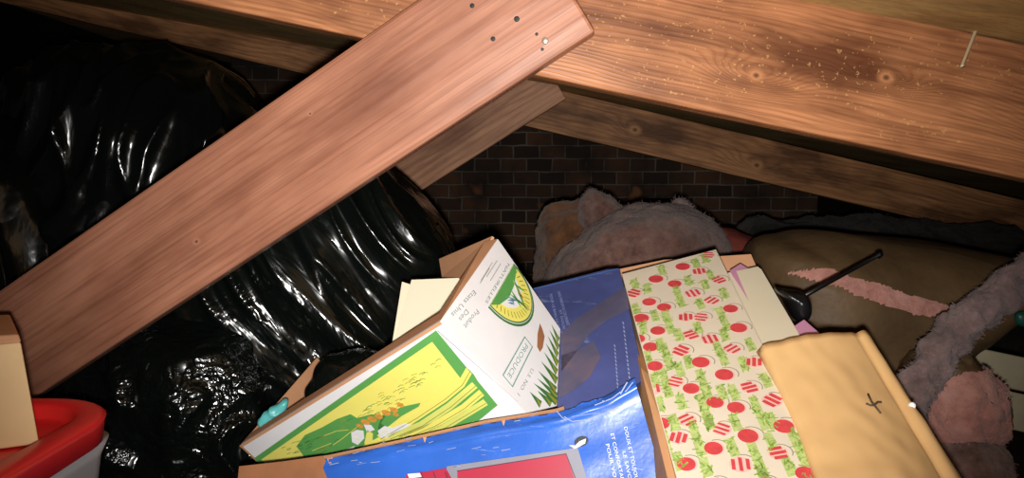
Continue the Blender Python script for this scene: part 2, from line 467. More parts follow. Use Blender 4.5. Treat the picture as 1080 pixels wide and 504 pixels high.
def add_tufts(o, n, length, width, seed=1):
    bm = bmesh.new(); bm.from_mesh(o.data); bm.normal_update(); tufts(bm, n, length, width, random.Random(seed)); bm.to_mesh(o.data); bm.free()

# ------------------------------------------------------------------ the setting
# roof plane through the tops of the rafters
rA, rB = P(840, 2, 1.0), P(1080, 46, 1.0)
SL = (rB - rA).normalized(); SLN = V((-SL.z, 0, SL.x))       # SLN: perpendicular to the slope, upwards
bm = bmesh.new(); top = rA + SLN * .002
hexa(bm, [top + SL * a + V((0, y, 0)) + SLN * h for (a, y, h) in ((-2.2, -1.1, 0), (2.4, -1.1, 0), (2.4, 2.6, 0), (-2.2, 2.6, 0), (-2.2, -1.1, .02), (2.4, -1.1, .02), (2.4, 2.6, .02), (-2.2, 2.6, .02))])
recalc(bm); tag(from_bm('ceiling', bm, M['sheathing']), kind='structure')
bm = box_bm(-2.6, 2.6, -.2, 3.8, -.05, 0); tag(from_bm('floor', bm, M['floorwood']), kind='structure')
bm = box_bm(-2.6, 2.6, 3.6, 3.8, 0, 1.7); tag(from_bm('wall_back', bm, M['darkwall']), kind='structure')
cA, cB = P(250, 300, 3.3), P(860, 300, 3.3)
bm = box_bm(cA.x, cB.x, 3.3, 3.595, .0, 1.12); bevel(bm, .006)
tag(from_bm('brick_chimney', bm, M['brick'], None, False, V(((cA.x + cB.x) / 2, 3.45, 0))), 'dark brick chimney in the background under the rafters', 'chimney')

# ------------------------------------------------------------------ roof timbers
a = P(-420, 80 + .2125 * (-420 - 570), 1.0); b_ = P(1500, 80 + .2125 * (1500 - 570), 1.0)
ax = (b_ - a).normalized(); W1 = .168
nrm = V((-ax.z, 0, ax.x))
lowmid = P(540, 80 + .2125 * (540 - 570), 1.0)
near_rafter = beam('rafter', lowmid + nrm * W1 / 2 + V((0, .021, 0)), ax, nrm, 2.7, W1, .042, M['rafter'],
     'large orange-brown rafter sloping across the top with two knots and a pale pin', 'rafter')
lowmid2 = P(560, 134, 2.4)
ax2 = (P(1080, 134 + .236 * 520, 2.4) - lowmid2).normalized(); nr2 = V((-ax2.z, 0, ax2.x))
far_rafter = beam('rafter', lowmid2 + nr2 * .066 + V((0, .021, 0)), ax2, nr2, 4.4, .132, .042, M['rafter_back'],
     'darker stained rafter behind and below the large front rafter', 'rafter')
# pin on near rafter, knocked in at a slant
q0, q1 = P(1029, 33, .992), P(1015, 69, .985)
bm = tube_bm([q0 + V((0, .012, 0)), q0, q1, q1 + V((.000, -.001, -.0015))], [.0022, .0022, .0022, .0032])
tag(child_world(near_rafter, bm, 'pin', M['pin']), 'pale metal pin lying slantwise on the face')
# roofing laths seen between the two rafters
for i, (px, y0, y1, w) in enumerate(((302, 19, 42, 11), (352, 33, 48, 3))):
    pa, pb = P(px, y0, 2.36), P(px + 3, y1, 2.375)
    wv = V((w / 800 * 2.36 / 2, 0, 0))
    bm = bmesh.new(); d = V((0, .022, 0))
    hexa(bm, [pb - wv, pb + wv, pa + wv, pa - wv, pb - wv + d, pb + wv + d, pa + wv + d, pa - wv + d]); bevel(bm, .001); recalc(bm)
    child_world(far_rafter, bm, 'cleat', M['sheathing'], False)

# near brace: its end is nailed to the front rafter
e1 = P(594, -21, .955); e0 = P(-60, 419, 1.10)
axb = (e1 - e0).normalized(); Lb = (e1 - e0).length
wdir = P(572, -85, .955) - P(620, 45, .955)
ext = .30
brace = beam('roof_brace', (e1 + e0 - axb * ext) / 2, axb, wdir, Lb + ext, .152, .038, M['plank'],
     'wide reddish-brown plank running diagonally from lower left to the top, nailed end', 'wooden brace', bev=.004)
yb = brace.matrix_world.to_3x3() @ V((0, 1, 0))
if yb.dot(CAM - brace.location) < 0: yb = -yb
pb = Plane(brace.location + yb * .019, brace.location + yb * .019 + axb, brace.location + yb * .019 + wdir)
def nailhead(px, py, r, o, pl, m, name, lbl=None, h=.0015):
    c = pl.hit(px, py); bm = tube_bm([c - pl.n * .004, c + pl.n * h * .6, c + pl.n * h], [r, r, r * .7], 14)
    q = child_world(o, bm, name, m)
    if lbl: q['label'] = lbl
nailhead(575, 43, .0042, brace, pb, M['steel'], 'nail', 'pale nail head near the cut end')
for (px, py, r) in ((545, 20, .0035), (520, 41, .003), (498, 6, .003), (572, 52, .002), (566, 36, .002)):
    nailhead(px, py, r, brace, pb, M['black'], 'nail', 'dark sunken nail hole' if r else None, .0003)
# far brace
f1 = P(581, 92, 2.30); lw = P(597, 104, 2.30); lw2 = P(418, 218, 2.36)
axf = (lw - lw2).normalized(); wf = V((-axf.z, 0, axf.x)); wf = wf if wf.z > 0 else -wf
fc = lw - axf * .75 + wf * .075
bb = beam('roof_brace', fc, axf, wf, 1.5, .150, .040, M['brace_back'],
     'shorter brown brace just under the big diagonal plank, square cut end', 'wooden brace')

# ------------------------------------------------------------------ rubbish bags
def warp(p, f, k): return p + V((noise.noise(p * f), noise.noise(p * f + V((5, 1, 2))), noise.noise(p * f + V((9, 4, 7))))) * k
def sharp(p, e=2.0): return max(0, 1 - 1.6 * abs(noise.noise(p))) ** e
def dA(p, n):
    q = warp(p, 2.5, .10); r = rotp(q, math.radians(-106), 2.0, 4, 9)
    return .045 * sharp(r) + .018 * sharp(rotp(q, math.radians(-96), 4, 6, 18), 3) + .012 * noise.noise(q * 5)
def dC(p, n):
    q = warp(p, 3, .06); r = rotp(q, math.radians(-46), 1.3, 3, 13)
    return .030 * sharp(r) + .012 * sharp(rotp(q, math.radians(-50), 2.5, 6, 30), 2.5) + .014 * noise.noise(q * 6)
def dD(p, n):
    q = warp(p, 6, .05)
    return .028 * sharp(q * 5.5) + .014 * sharp(q * 12, 2.5) + .005 * ridge(q * 26)
bagA = blob('garbage_bag', (155, 190), [(150, 68), (205, 80), (250, 112), (285, 165), (310, 240), (320, 340), (300, 420), (240, 462), (150, 470), (70, 462), (30, 410), (22, 330), (26, 220), (45, 130), (90, 82)], 1.84, .26, .2, dA, M['bagA'], 7, None, 3.2)
tag(bagA, 'shiny black rubbish bag above and behind the left of the diagonal plank', 'garbage bag')
bagB = blob('garbage_bag', (-60, 330), [(-60, 120), (0, 135), (36, 190), (55, 270), (55, 400), (30, 480), (-60, 492), (-180, 480), (-200, 340), (-160, 180)], 1.60, .16, .2, dA, M['bagA'], 7)
tag(bagB, 'dim black rubbish bag at the far left edge beside the shiny one', 'garbage bag')
bagC = blob('garbage_bag', (325, 290), [(385, 185), (425, 215), (452, 255), (462, 300), (455, 380), (450, 470), (400, 525), (310, 535), (220, 525), (165, 470), (165, 380), (190, 310), (240, 250), (300, 200), (345, 182)], 1.42, .15, .16, dC, M['bagC'], 7, None, 3.0)
tag(bagC, 'black rubbish bag with streaked folds below the plank, behind the fruit box', 'garbage bag')
# gathered neck of that bag, at its right shoulder
rng = random.Random(4); bm = bmesh.new()
c0 = P(450, 262, 1.40)
ns, nr = 60, 14; rings = []
for j in range(nr):
    t = j / (nr - 1); ring = []
    for k in range(ns):
        a = 2 * math.pi * k / ns
        r = (.030 - .016 * math.sin(math.pi * min(1, t * 1.3)) + .012 * t) * (1 + .28 * math.sin(a * 9 + t * 2) + .15 * math.sin(a * 17 + 1 + 3 * t))
        ring.append(bm.verts.new(c0 + V((-.03 + t * .052, -.01 + math.cos(a) * r, math.sin(a) * r - .012 * t + .004 * math.sin(a * 5)))))
    rings.append(ring)
for r0, r1 in zip(rings, rings[1:]):
    for k in range(ns): bm.faces.new((r0[k], r0[(k + 1) % ns], r1[(k + 1) % ns], r1[k]))
bm.faces.new(rings[-1]); recalc(bm)
child_world(bagC, bm, 'gathered_neck', M['bagD'])
bagD = blob('garbage_bag', (190, 430), [(175, 338), (225, 345), (262, 372), (285, 420), (300, 480), (290, 530), (250, 552), (170, 556), (100, 552), (70, 530), (62, 490), (62, 440), (85, 395), (130, 355)], 1.30, .12, .12, dD, M['bagD'], 7, None, 3.0)
tag(bagD, 'crinkled black rubbish bag at the lower left, next to the red lidded bin', 'garbage bag')

# ------------------------------------------------------------------ fruit box
A, B, C = P(254, 469, .98), P(464, 339, .82), P(524, 252, .99)
D = P(547, 426, .84)
dn = (D - B)                                              # down the box walls
dnl = dn * 1.5
fruit = empty('fruit_box', (A + B + C) / 3 + dnl, 'open white, yellow and green printed fruit box tipped inside the blue box', 'cardboard box')
W = C - B
E = A + W
plL, plR = Plane(A, B, A + dn), Plane(B, C, D)
sh = Sheet(plL, ['white', 'kraft'])
sh.slab([A, A + dnl, B + dnl, B], .004, 'white', 'kraft', 'white')
# picture panel: the frame, the field and the rows
sh.poly([(268, 483), (460, 348), (525, 427), (380, 545), (330, 545)], 'green', 1)
sh.poly([(276, 484), (456, 360), (512, 432), (390, 550), (335, 550)], 'yellow', 2)
# hedge and leaves
sh.poly([(313, 470), (322, 458), (340, 450), (356, 441), (370, 436), (377, 440), (392, 436), (407, 438), (402, 446), (412, 452), (400, 460), (375, 474), (340, 486), (322, 482)], 'green', 3)
sh.poly([(398, 458), (410, 449), (424, 438), (442, 428), (444, 424), (425, 428), (404, 437), (400, 446)], 'green', 3)
rows = [[(402, 462), (440, 440), (470, 420), (488, 405), (496, 391)], [(412, 462), (446, 448), (476, 428), (502, 406)], [(424, 463), (460, 448), (490, 430), (509, 414)], [(440, 464), (470, 450), (500, 432), (513, 424)]]
sh.poly([(436, 446), (462, 428), (486, 402), (494, 388), (500, 394), (506, 404), (518, 420), (522, 428), (470, 464), (420, 480), (404, 470)], 'green', 3)
for k, pts in enumerate(rows):
    up = [(x - 4 + k * .4, y - 4) for x, y in pts]
    sh.poly(up + [(x + 2, y + 2) for x, y in pts][::-1], 'lime' if k % 2 else 'yellow', 4)
    sh.line(pts, .0009, 'olive', 5)
rng = random.Random(3)
for k in range(95):                                        # little ground marks of the field
    t = rng.random(); x = 310 + 140 * t + rng.uniform(-12, 18); y = 462 - (x - 310) * .56 + rng.uniform(4, 26) + 8 * (1 - t)
    if t > .55: y -= 4
    sh.line([(x, y), (x + rng.uniform(2, 4), y - 2.2 + rng.uniform(-.6, .6)), (x + rng.uniform(5, 7), y - 2.2)], .0007, rng.choice(['olive', 'dgreen', 'olive']), 4)
for k in range(26):
    x = rng.uniform(296, 335); y = 474 - (x - 296) * .35 + rng.uniform(-4, 9)
    sh.line([(x, y), (x + 4, y - 1.5)], .0007, 'dgreen', 4)
for (x, y, r) in ((386, 444, 4), (393, 441, 4.2), (380, 448, 3.2), (400, 438, 3.6), (408, 434, 4), (416, 431, 3.6), (423, 426, 3), (418, 436, 2.6)):
    sh.disc(plL.hit(x, y), r / 800 * .9, 'orange', 5, 12, 1.35)
    sh.line([(x - 4, y + 2), (x + 3, y - 2)], .0007, 'olive', 6)
for (pts) in ([(371, 455), (377, 452), (384, 453), (385, 461), (378, 468), (372, 465)], [(375, 469), (363, 474), (358, 480), (370, 478)],
              [(399, 453), (406, 448), (414, 450), (428, 445), (434, 447), (424, 452), (414, 456), (408, 461), (401, 460)], [(384, 446), (392, 447), (396, 452), (388, 455)]):
    sh.poly(pts, 'white', 5)
for pts in ([(388, 452), (394, 456), (393, 470), (388, 474), (385, 466)], [(398, 462), (407, 466), (403, 472), (397, 468)]):
    sh.poly(pts, 'yellow', 5)
for pts in ([(343, 458), (356, 453), (368, 452)], [(352, 468), (362, 461), (380, 447)], [(404, 454), (409, 453), (411, 457), (406, 459), (403, 456)], [(374, 459), (380, 462)], [(330, 474), (350, 466)]):
    sh.line(pts, .0009, 'lime', 6)
sh.done('long_panel', fruit)['label'] = 'side printed with a yellow and green farm field'

sh = Sheet(plR, ['white', 'kraft'])
h = plR.hit
endpts = [B, B + (h(547, 427) - B) * 1.0, h(566, 427), h(586, 424), h(591, 347), h(525, 252)]
sh.slab([B, h(548, 428), h(556, 436), h(587, 428), h(591, 347), h(525, 252)], .004, 'white', 'kraft', 'white')
# crest: half-round emblem, flat side to the upper left
c1, c2 = (515.5, 323), (541, 279)
Ac, uc, wc, Lc = sh.axes(c1, c2)
mid = (plR.hit(*c1) + plR.hit(*c2)) / 2
out = (plR.hit(556, 340) - mid); out -= uc * out.dot(uc); depth = out.length; ou = out.normalized()
def crest(r, m, layer, off=0, n=22, r0=None):
    pts = [mid + uc * (math.cos(t) * Lc / 2 * r) + ou * (math.sin(t) ** .9 * depth * r + off * depth) + plR.n * .0004 * layer for t in (math.pi * i / n for i in range(n + 1))]
    sh.poly3(pts, m); return pts
crest(1.06, 'dgreen', 1); crest(1.0, 'white', 2); crest(.985, 'dgreen', 3); crest(.95, 'yellow', 4)
crest(.62, 'white', 5)
for i in range(20):                                       # rays / lettering round the yellow band
    t = math.pi * (.06 + .88 * i / 19)
    pa = [mid + uc * (math.cos(t) * Lc / 2 * r) + ou * (math.sin(t) * depth * r) + plR.n * .0004 * 5 for r in (.72, .88)]
    d = (pa[1] - pa[0]).normalized(); q = plR.n.cross(d) * .0007
    sh.poly3([pa[0] - q, pa[1] - q, pa[1] + q, pa[0] + q], 'olive')
# green banner along the flat side and leaf spray in the middle
def cp(a, b__): return mid + uc * (a * Lc / 2) + ou * (b__ * depth)
sh.poly3([cp(-.98, 0) + plR.n * .0026, cp(.95, 0) + plR.n * .0026, cp(.9, .12) + plR.n * .0026, cp(.35, .26) + plR.n * .0026, cp(-.2, .30) + plR.n * .0026, cp(-.7, .18) + plR.n * .0026], 'green')
for (a0, b0, a1, b1, w, m_) in ((.55, .1, -.05, .85, .0028, 'green'), (.45, .15, .1, .72, .002, 'lime'), (.1, .2, -.12, .7, .0024, 'green'), (-.3, .18, .05, .62, .0016, 'teal'), (-.1, .2, .12, .95, .002, 'dgreen'), (.35, .2, .5, .6, .002, 'green'), (-.35, .28, -.05, .5, .0016, 'blueink'), (-.2, .5, -.4, .32, .0016, 'blueink'), (.2, .42, .28, .66, .002, 'orange'), (-.12, .36, -.3, .5, .001, 'dgreen')):
    p0, p1 = cp(a0, b0), cp(a1, b1); d = (p1 - p0).normalized(); q = plR.n.cross(d) * w; mm = (p0 + p1) / 2; n_ = plR.n * .003
    sh.poly3([p0 + n_, mm - q + n_, p1 + n_, mm + q + n_], m_)
sh.text('NATURELLES', (535, 277.5), (511, 318.5), 'greyink', .0042, 2, .0)
for (x0, y0, x1, y1) in ((524, 275, 513, 292), (528, 278, 517, 296), (519, 277, 507, 296), (516, 283, 506, 299)):
    sh.line([(x0, y0), (x1, y1)], .0014, 'paleink', 1)
# lettering
sh.text('Produit', (502, 326), (488, 343.5), 'greyink', .0062)
sh.text('Des', (491, 326), (483, 336), 'greyink', .0060)
sh.text('Etats Unis', (499, 306), (475, 331), 'greyink', .0060)
# boxed green label
def frame(px, w, m_, layer=1): sh.line(px + [px[0]], w, m_, layer)
sh.poly([(530, 396), (554, 356), (561, 366), (540, 408)], 'white', 1)
frame([(530, 396), (553, 355.5), (561, 366), (540, 408)], .0016, 'teal', 2)
sh.text('PRODUCE', (553, 362), (534, 396), 'teal', .0066, 3)
sh.text('U.S. NO. 1', (560, 388), (545, 415), 'greyink', .0050)
# hand slot showing brown board
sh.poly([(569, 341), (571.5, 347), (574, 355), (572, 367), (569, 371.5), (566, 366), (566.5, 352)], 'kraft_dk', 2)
# grass blades at the bottom edge
for (bx, by, tx, ty, w) in ((588, 424, 562, 404, 8), (587, 412, 567, 391, 7), (588, 402, 570, 381, 7), (588, 393, 573, 371, 6), (589, 384, 575, 362, 6), (589, 375, 577, 354, 5), (590, 367, 579, 348, 5), (590, 359, 581, 342, 4), (571, 427, 558, 413, 7), (582, 426, 566, 412, 7), (588, 418, 566, 399, 6)):
    sh.poly([(bx, by - w / 2), (tx, ty), (bx - 2.5, by + w / 2)], 'dgreen', 2)
    sh.poly([(bx - 1, by - w / 6), ((bx + tx) / 2, (by + ty) / 2 - 1), (bx - 3, by + w / 4)], 'olive', 3)
sh.line([(461, 349), (546, 424)], .0006, 'paleink', 1)
sh.done('end_panel', fruit)['label'] = 'white end with green crest and grass print'
# brown double rim along the two walls in view
def strip(name, pts, th, m_, parent, lbl=None):
    pl = Plane(pts[0], pts[1], pts[2]); s = Sheet(pl, [m_]); s.slab(pts, th, m_, m_)
    o = s.done(name, parent)
    if lbl: o['label'] = lbl
    return o
nb = W.normalized()
dd = dn.normalized()
rim1 = [A - dd * .001, B - dd * .001, P(470, 326, .985), P(420, 352, .965), P(330, 411, .895), P(250, 466, .812)]
strip('rim', [A, B, B + W * .17, A + W * .13], .004, 'kraft_in', fruit, 'plain brown inner rim')
strip('rim', [B, C, C - (B - A) * .03 + V((-.008, 0, .002)), B + W * .17 + (A - B) * .05], .004, 'kraft_in', fruit, 'plain brown inner rim')
strip('flap', [P(463, 273, 1.12), P(519, 249, 1.0), P(508, 270, .99), P(483, 295, 1.03), P(466, 292, 1.09)], .004, 'kraft_in', fruit, 'plain brown end flap')
# far left end wall
plE = Plane(A, E, A + dn)
s = Sheet(plE, ['kraft_in', 'kraft']); s.slab([A, E, E + dnl, A + dnl], .004, 'kraft_in', 'kraft'); s.done('left_end_wall', fruit)
strip('bottom', [A + dnl * .98, B + dnl * .98, C + dnl * .98, E + dnl * .98], .004, 'kraft', fruit)
strip('back_wall', [E + dn * .5, E * .5 + C * .5 + dn * .5, E * .5 + C * .5 + dnl, E + dnl], .004, 'kraft', fruit)
# what lies inside it
bagE = blob('garbage_bag', (390, 400), [(335, 394), (352, 382), (388, 374), (420, 376), (432, 398), (415, 430), (385, 438), (350, 432), (328, 415)], 1.03, .04, .04, lambda p, n: .35 * dC(p * 1.5, n), M['bagC'], 6)
tag(bagE, 'small black bag tucked inside the open fruit box', 'garbage bag')
s = Sheet(Plane(P(424, 299, 1.0), P(484, 293, 1.0), P(417, 352, .96)), ['cream'])
s.slab([s.pl.hit(*q) for q in ((434, 295), (484, 293), (500, 330), (420, 372), (414, 366))], .003, 'cream', 'cream')
tag(s.done('cream_board', None), 'cream board standing in the fruit box, front sheet of two', 'board', 'cream boards in the fruit box')
s = Sheet(Plane(P(424, 299, 1.012), P(484, 293, 1.012), P(417, 352, .972)), ['cream2'])
s.slab([s.pl.hit(*q) for q in ((424, 297), (433, 300), (470, 300), (480, 340), (420, 372), (413, 366))], .003, 'cream2', 'cream2')
tag(s.done('cream_board', None), 'cream board behind the other, only its left edge showing', 'board', 'cream boards in the fruit box')
tq = blob('plastic_wrapper', (286, 437), [(302, 422), (299, 432), (287, 445), (274, 450), (275, 441), (288, 430)], 1.0, .006, .006, lambda p, n: .003 * ridge(p * 60), M['tealplastic'], 5)
tag(tq, 'small teal plastic wrapper in the left corner of the fruit box', 'wrapper')

# ------------------------------------------------------------------ blue box
TL, TR = P(258, 491, .86), P(673, 396, .80)
DR = (P(704, 504, .75) - P(673, 396, .795)); DR = DR * ((TR.z - .004) / -DR.z)
DL = V((.01, -.05, -(TL.z - .004)))
blue = empty('blue_box', V(((TL.x + TR.x) / 2, .85, 0)), 'worn blue cardboard box with red and grey window print holding the fruit box', 'cardboard box')
plF = Plane(TL, TR, P(704, 504, .75))
sh = Sheet(plF, ['blue', 'kraft'])
rng = random.Random(11)
NX, NY = 110, 36
hF = plF.hit
grid = []
bot = [plF.hit(240, 660), plF.hit(738, 650)]
edge_px = [(258, 494), (300, 490), (345, 483), (420, 467), (512, 446), (587, 434), (640, 416), (669, 398)]
def edge3(u):
    x = 258 + u * (669 - 258)
    for (x0, y0), (x1, y1) in zip(edge_px, edge_px[1:]):
        if x <= x1: return plF.hit(x, y0 + (y1 - y0) * (x - x0) / (x1 - x0))
    return plF.hit(*edge_px[-1])
for j in range(NY + 1):
    t = (j / NY) ** 1.6; row = []
    for i in range(NX + 1):
        u = i / NX
        p_ = edge3(u) * (1 - t) + (bot[0] * (1 - u) + bot[1] * u) * t
        if j == 0: p_ = p_ + V((0, 0, noise.noise(V((u * 40, 0, 0))) * .003 + (-.004 if u < .25 else 0)))
        e = max(0, 1 - t * 9); cr = max(0, (u - .70) / .3)
        n1 = noise.noise(V((u * 16, t * 22, 2))) ; n2 = ridge(V((u * 9, t * 26, 6)))
        bend = -.007 * max(0, 1 - t * 14) ** 2 * (.3 + u)       # top edge rolls back
        crease = .004 * math.exp(-((t - .055 + .03 * (u - .6)) / .012) ** 2) * min(1, u * 1.3)
        p_ = p_ + plF.n * (bend + crease + e * (.0035 * n1 + .005 * cr * n2) + .0016 * noise.noise(V((u * 6, t * 8, 0))))
        row.append(sh.bm.verts.new(p_))
    grid.append(row)
for j in range(NY):
    for i in range(NX):
        f = sh.bm.faces.new((grid[j][i], grid[j + 1][i], grid[j + 1][i + 1], grid[j][i + 1])); f.smooth = True; f.normal_update()
        if f.normal.dot(plF.n) < 0: f.normal_flip()
LB = 14
# torn brown liner at the left end and along the top edge
tear = [(255, 492), (300, 487), (342, 481), (346, 486), (343, 494), (347, 503), (342, 530), (250, 540)]
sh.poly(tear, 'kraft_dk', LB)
# red windows with grey surround
sh.poly([(473, 492), (600, 474), (610, 472), (624, 520), (470, 530)], 'grey', LB)
sh.poly([(484, 497), (598, 479), (612, 520), (484, 530)], 'red', LB + 1)
sh.line([(484, 497), (598, 479), (612, 515)], .0010, 'redline', LB + 2)
sh.poly([(430, 501), (472, 494), (482, 512), (480, 530), (430, 530)], 'red', LB)
for x in (446, 459, 471): sh.line([(x, 498), (x + 8, 520)], .0010, 'redline', LB + 2)
sh.poly([(432, 500), (445, 499), (447, 503), (434, 505)], 'whiteink', LB + 3)
sh.disc(hF(614, 466), .0052, 'black', LB + 1, 16, 1.5, U=hF(640, 458) - hF(614, 466))
sh.poly([(607, 471), (612, 466), (619, 463), (618, 468), (611, 472), (606, 474)], 'whiteink', LB + 2)
sh.poly([(601, 470), (607, 470), (606, 473)], 'giftpink', LB + 2)
# white lettering running down the right of the front
for body, a, b__, hh in (('DOUX ET TOUJOURS', (658.5, 451), (672, 514), .0038), ('LE SAVON', (657, 477), (665, 512), .0036), ('ET CONFORTABLE', (644.5, 458), (657, 514), .0038), ('POUR VOUS', (639.5, 469), (650, 514), .0038)):
    sh.text(body, a, b__, 'whiteink', hh, LB)
# scuffs, then highlights of the crease and crumpled corner painted as pale lines
for k in range(34):
    x = rng.uniform(350, 680); y = 491 - (x - 258) * .229 + rng.uniform(10, 60); L = rng.uniform(2, 10)
    sh.line([(x, y), (x + L, y - L * .22 + rng.uniform(-1, 1))], rng.uniform(.0003, .0009), 'palemark', LB)
for (pts, w_) in (([(596, 440), (604, 445), (620, 443), (640, 436), (656, 428)], .0009), ([(588, 434), (594, 441), (598, 443)], .0008), ([(604, 440), (630, 436)], .0005), ([(628, 428), (646, 421), (655, 414)], .0010), ([(655, 416), (662, 404)], .0014), ([(660, 414), (668, 404)], .0010)):
    sh.line(pts, w_, 'palemark', LB)
sh.done('front_panel', blue)['label'] = 'bright blue front with red window print and white lettering'
# torn edge: one ragged strip of pale liner paper and board
bm = bmesh.new(); prev = None; n_ = 150
for k in range(n_ + 1):
    u = .82 * k / n_; e_ = edge3(u) + V((0, .004, -.0005)); h_ = .0012 + .0024 * abs(noise.noise(V((u * 60, 1, 0)))) + (.007 if k in (40, 41, 85, 122) else 0)
    a_ = bm.verts.new(e_ + V((0, .004, .0012))); b2 = bm.verts.new(e_ - V((0, .004, 0)) - plF.n * .002); c_ = bm.verts.new(e_ + plF.n * .0045 - V((0, 0, h_)))
    if prev: bm.faces.new((prev[0], prev[1], b2, a_)); bm.faces.new((prev[1], prev[2], c_, b2))
    prev = (a_, b2, c_)
from_bm('torn_edge', bm, M['kraft_in'], blue)['label'] = 'brown torn board along the top edge'

# rear flap, dull blue with glossy tape and its painted reflection
plB = Plane(P(588, 428, .85), P(672, 396, .85), P(652, 283, 1.07))
sh = Sheet(plB, ['blueflap', 'kraft'])
sh.slab([plB.hit(*q) for q in ((588, 434), (640, 424), (676, 402), (679, 396), (664, 330), (653, 283), (640, 284), (562, 304), (591.5, 347))], .004, 'blueflap', 'navy')
sh.poly([(660, 302), (664, 326), (640, 338), (622, 352), (606, 374), (592, 392), (592, 352), (606, 338), (630, 322), (650, 308)], 'tape', 1)
sh.poly([(592, 375), (612, 368), (626, 360), (634, 376), (622, 398), (605, 412), (590, 420)], 'tape', 1)
for body, a, b__, hh, m_ in (('SANS PARFUM NI COLORANT', (588, 308), (598, 344), .0042, 'palemark'), ('POUR LE BAIN DE BEBE', (580, 311), (589, 352), .0036, 'palemark'), ('ET DOUX', (590, 328), (594, 348), .0034, 'palemark')):
    sh.text(body, a, b__, m_, hh, 2)
for k in range(14):
    y = 340 + k * 4.4; sh.line([(657 + k * .5, y), (658 + k * .5, y + 2.4)], .0014, 'palemark', 2)
for k in range(12):
    y = 364 + k * 4.0; sh.line([(648 + k * .3, y), (649 + k * .3, y + 2.4)], .0012, 'palemark', 2)
sh.line([(563, 305), (652, 284)], .0014, 'bluelight', 2)
sh.done('rear_flap', blue)['label'] = 'dull blue flap with tape, a painted brownish reflection and faded lettering'
# rest of the carton
bkR, bkL = V((TR.x - .01, 1.22, .004)), V((TL.x - .09, 1.22, .004))
b0, b1 = V((plF.hit(240, 660).x, plF.hit(240, 660).y + .02, .004)), V((TR.x + .012, .775, .004))
for nm, q, up in (('right_wall', (b1 + V((-.02, .02, 0)), bkR + V((-.02, 0, 0))), .33), ('back_wall', (bkR, bkL), .14), ('left_wall', (bkL, V((TL.x - .07, .90, .004))), .10)):
    n_ = 'side_wall' if nm != 'back_wall' else nm
    strip(n_, [q[0], q[1], q[1] + V((0, 0, up)), q[0] + V((0, 0, up))], .004, 'blue', blue)
strip('bottom', [V((TL.x - .06, .90, .006)), b1 + V((0, 0, .003)), bkR + V((0, 0, .003)), bkL + V((0, 0, .003))], .004, 'kraft', blue)
strip('lower_front', [plF.hit(240, 655) + V((0, .004, 0)), plF.hit(745, 645) + V((0, .004, 0)), V((b1.x + .02, b1.y - .03, .004)), V((TL.x - .02, .86, .004))], .004, 'blue', blue)

# ------------------------------------------------------------------ brown carton at the right with gift, papers
cx0, cx1, cy0, cy1, ch = .158, .36, .58, 1.16, .32
carton = empty('cardboard_carton', ((cx0 + cx1) / 2, .8, 0), 'plain brown carton holding the wrapped gift box and the papers', 'cardboard box')
for nm, bx in (('side_wall', (cx1 - .006, cx1, cy0, cy1, .004, ch - .03)), ('front_wall', (cx0 + .01, cx1 - .006, cy0, cy0 + .006, .004, ch - .03)), ('back_wall', (cx0 + .01, cx1 - .006, cy1 - .006, cy1, .004, ch)), ('bottom', (cx0 + .01, cx1 - .006, cy0 + .006, cy1 - .006, .004, .01))):
    bm = box_bm(*bx); bevel(bm, .0015); from_bm(nm, bm, M['kraft'], carton)
bm = bmesh.new()
wo = [P(655, 310, 1.14), P(676, 388, .84), P(704, 504, .70), P(716, 552, .66)]; wi = [P(662, 308, 1.14), P(690, 400, .835), P(722, 506, .698), P(734, 552, .658)]
for k in range(3):
    tp = [wo[k], wi[k], wi[k + 1], wo[k + 1]]; hexa(bm, tp + [V((p.x + (.012 if i in (1, 2) else 0), p.y, .004)) for i, p in enumerate(tp)])
bmesh.ops.remove_doubles(bm, verts=bm.verts[:], dist=1e-5); recalc(bm); from_bm('side_wall', bm, M['kraft'], carton)
pf = Plane(P(655, 300, 1.17), P(800, 272, 1.17), V((.2, 1.155, .35)))
s = Sheet(pf, ['kraft_in', 'kraft']); s.slab([P(652, 284, 1.18), P(700, 274, 1.18), P(792, 268, 1.18), P(806, 300, 1.165), V((cx1, 1.152, .345)), V((cx0, 1.152, .345))], .004, 'kraft_in', 'kraft'); s.done('back_flap', carton)

# gift box
G0, G1 = P(656, 289, 1.05), P(755, 263, 1.08)
plG = Plane(G0, G1, P(715, 504, .69))
g = plG.hit
G2, G3 = g(873, 506), g(716, 506)
ext1 = (G2 - G1).normalized() * .10
gq = [G0, G3 + ext1, G2 + ext1, G1]
sh = Sheet(plG, ['gift', 'giftside'])
sh.slab(gq, .045, 'gift', 'giftside')
gc = (gq[0] + gq[1] + gq[2] + gq[3]) / 4; sh.clip = []
for i in range(4):
    e_ = plG.n.cross(gq[(i + 1) % 4] - gq[i]).normalized()
    if e_.dot(gc - gq[i]) < 0: e_.negate()
    sh.clip.append((gq[i] + e_ * .0008, e_))
k_ = 1.983
balls = [(160,62),(193,72),(212,38),(104,88),(143,98),(234,90),(180,118),(90,136),(121,147),(56,118),(219,133),(260,150),(73,170),(165,168),(197,168),(277,190),(108,196),(176,205),(216,214),(66,213),(93,230),(155,238),(262,234),(102,270),(198,262),(308,262),(143,303),(247,288),(178,317),(298,315),(94,318),(228,346),(272,357),(346,342),(168,383),(115,390),(372,396),(150,420),(240,402),(297,416),(225,442),(358,452),(280,476),(168,475),(417,495),(330,520),(230,520)]
rng = random.Random(5)
colu = (G3 - G0).normalized()
def ongift(p): # inside the face?
    d = p - G0; ex = (G1 - G0); u = d.dot(ex.normalized()) / ex.length; return .03 < u < .97 and d.dot(colu) > .006
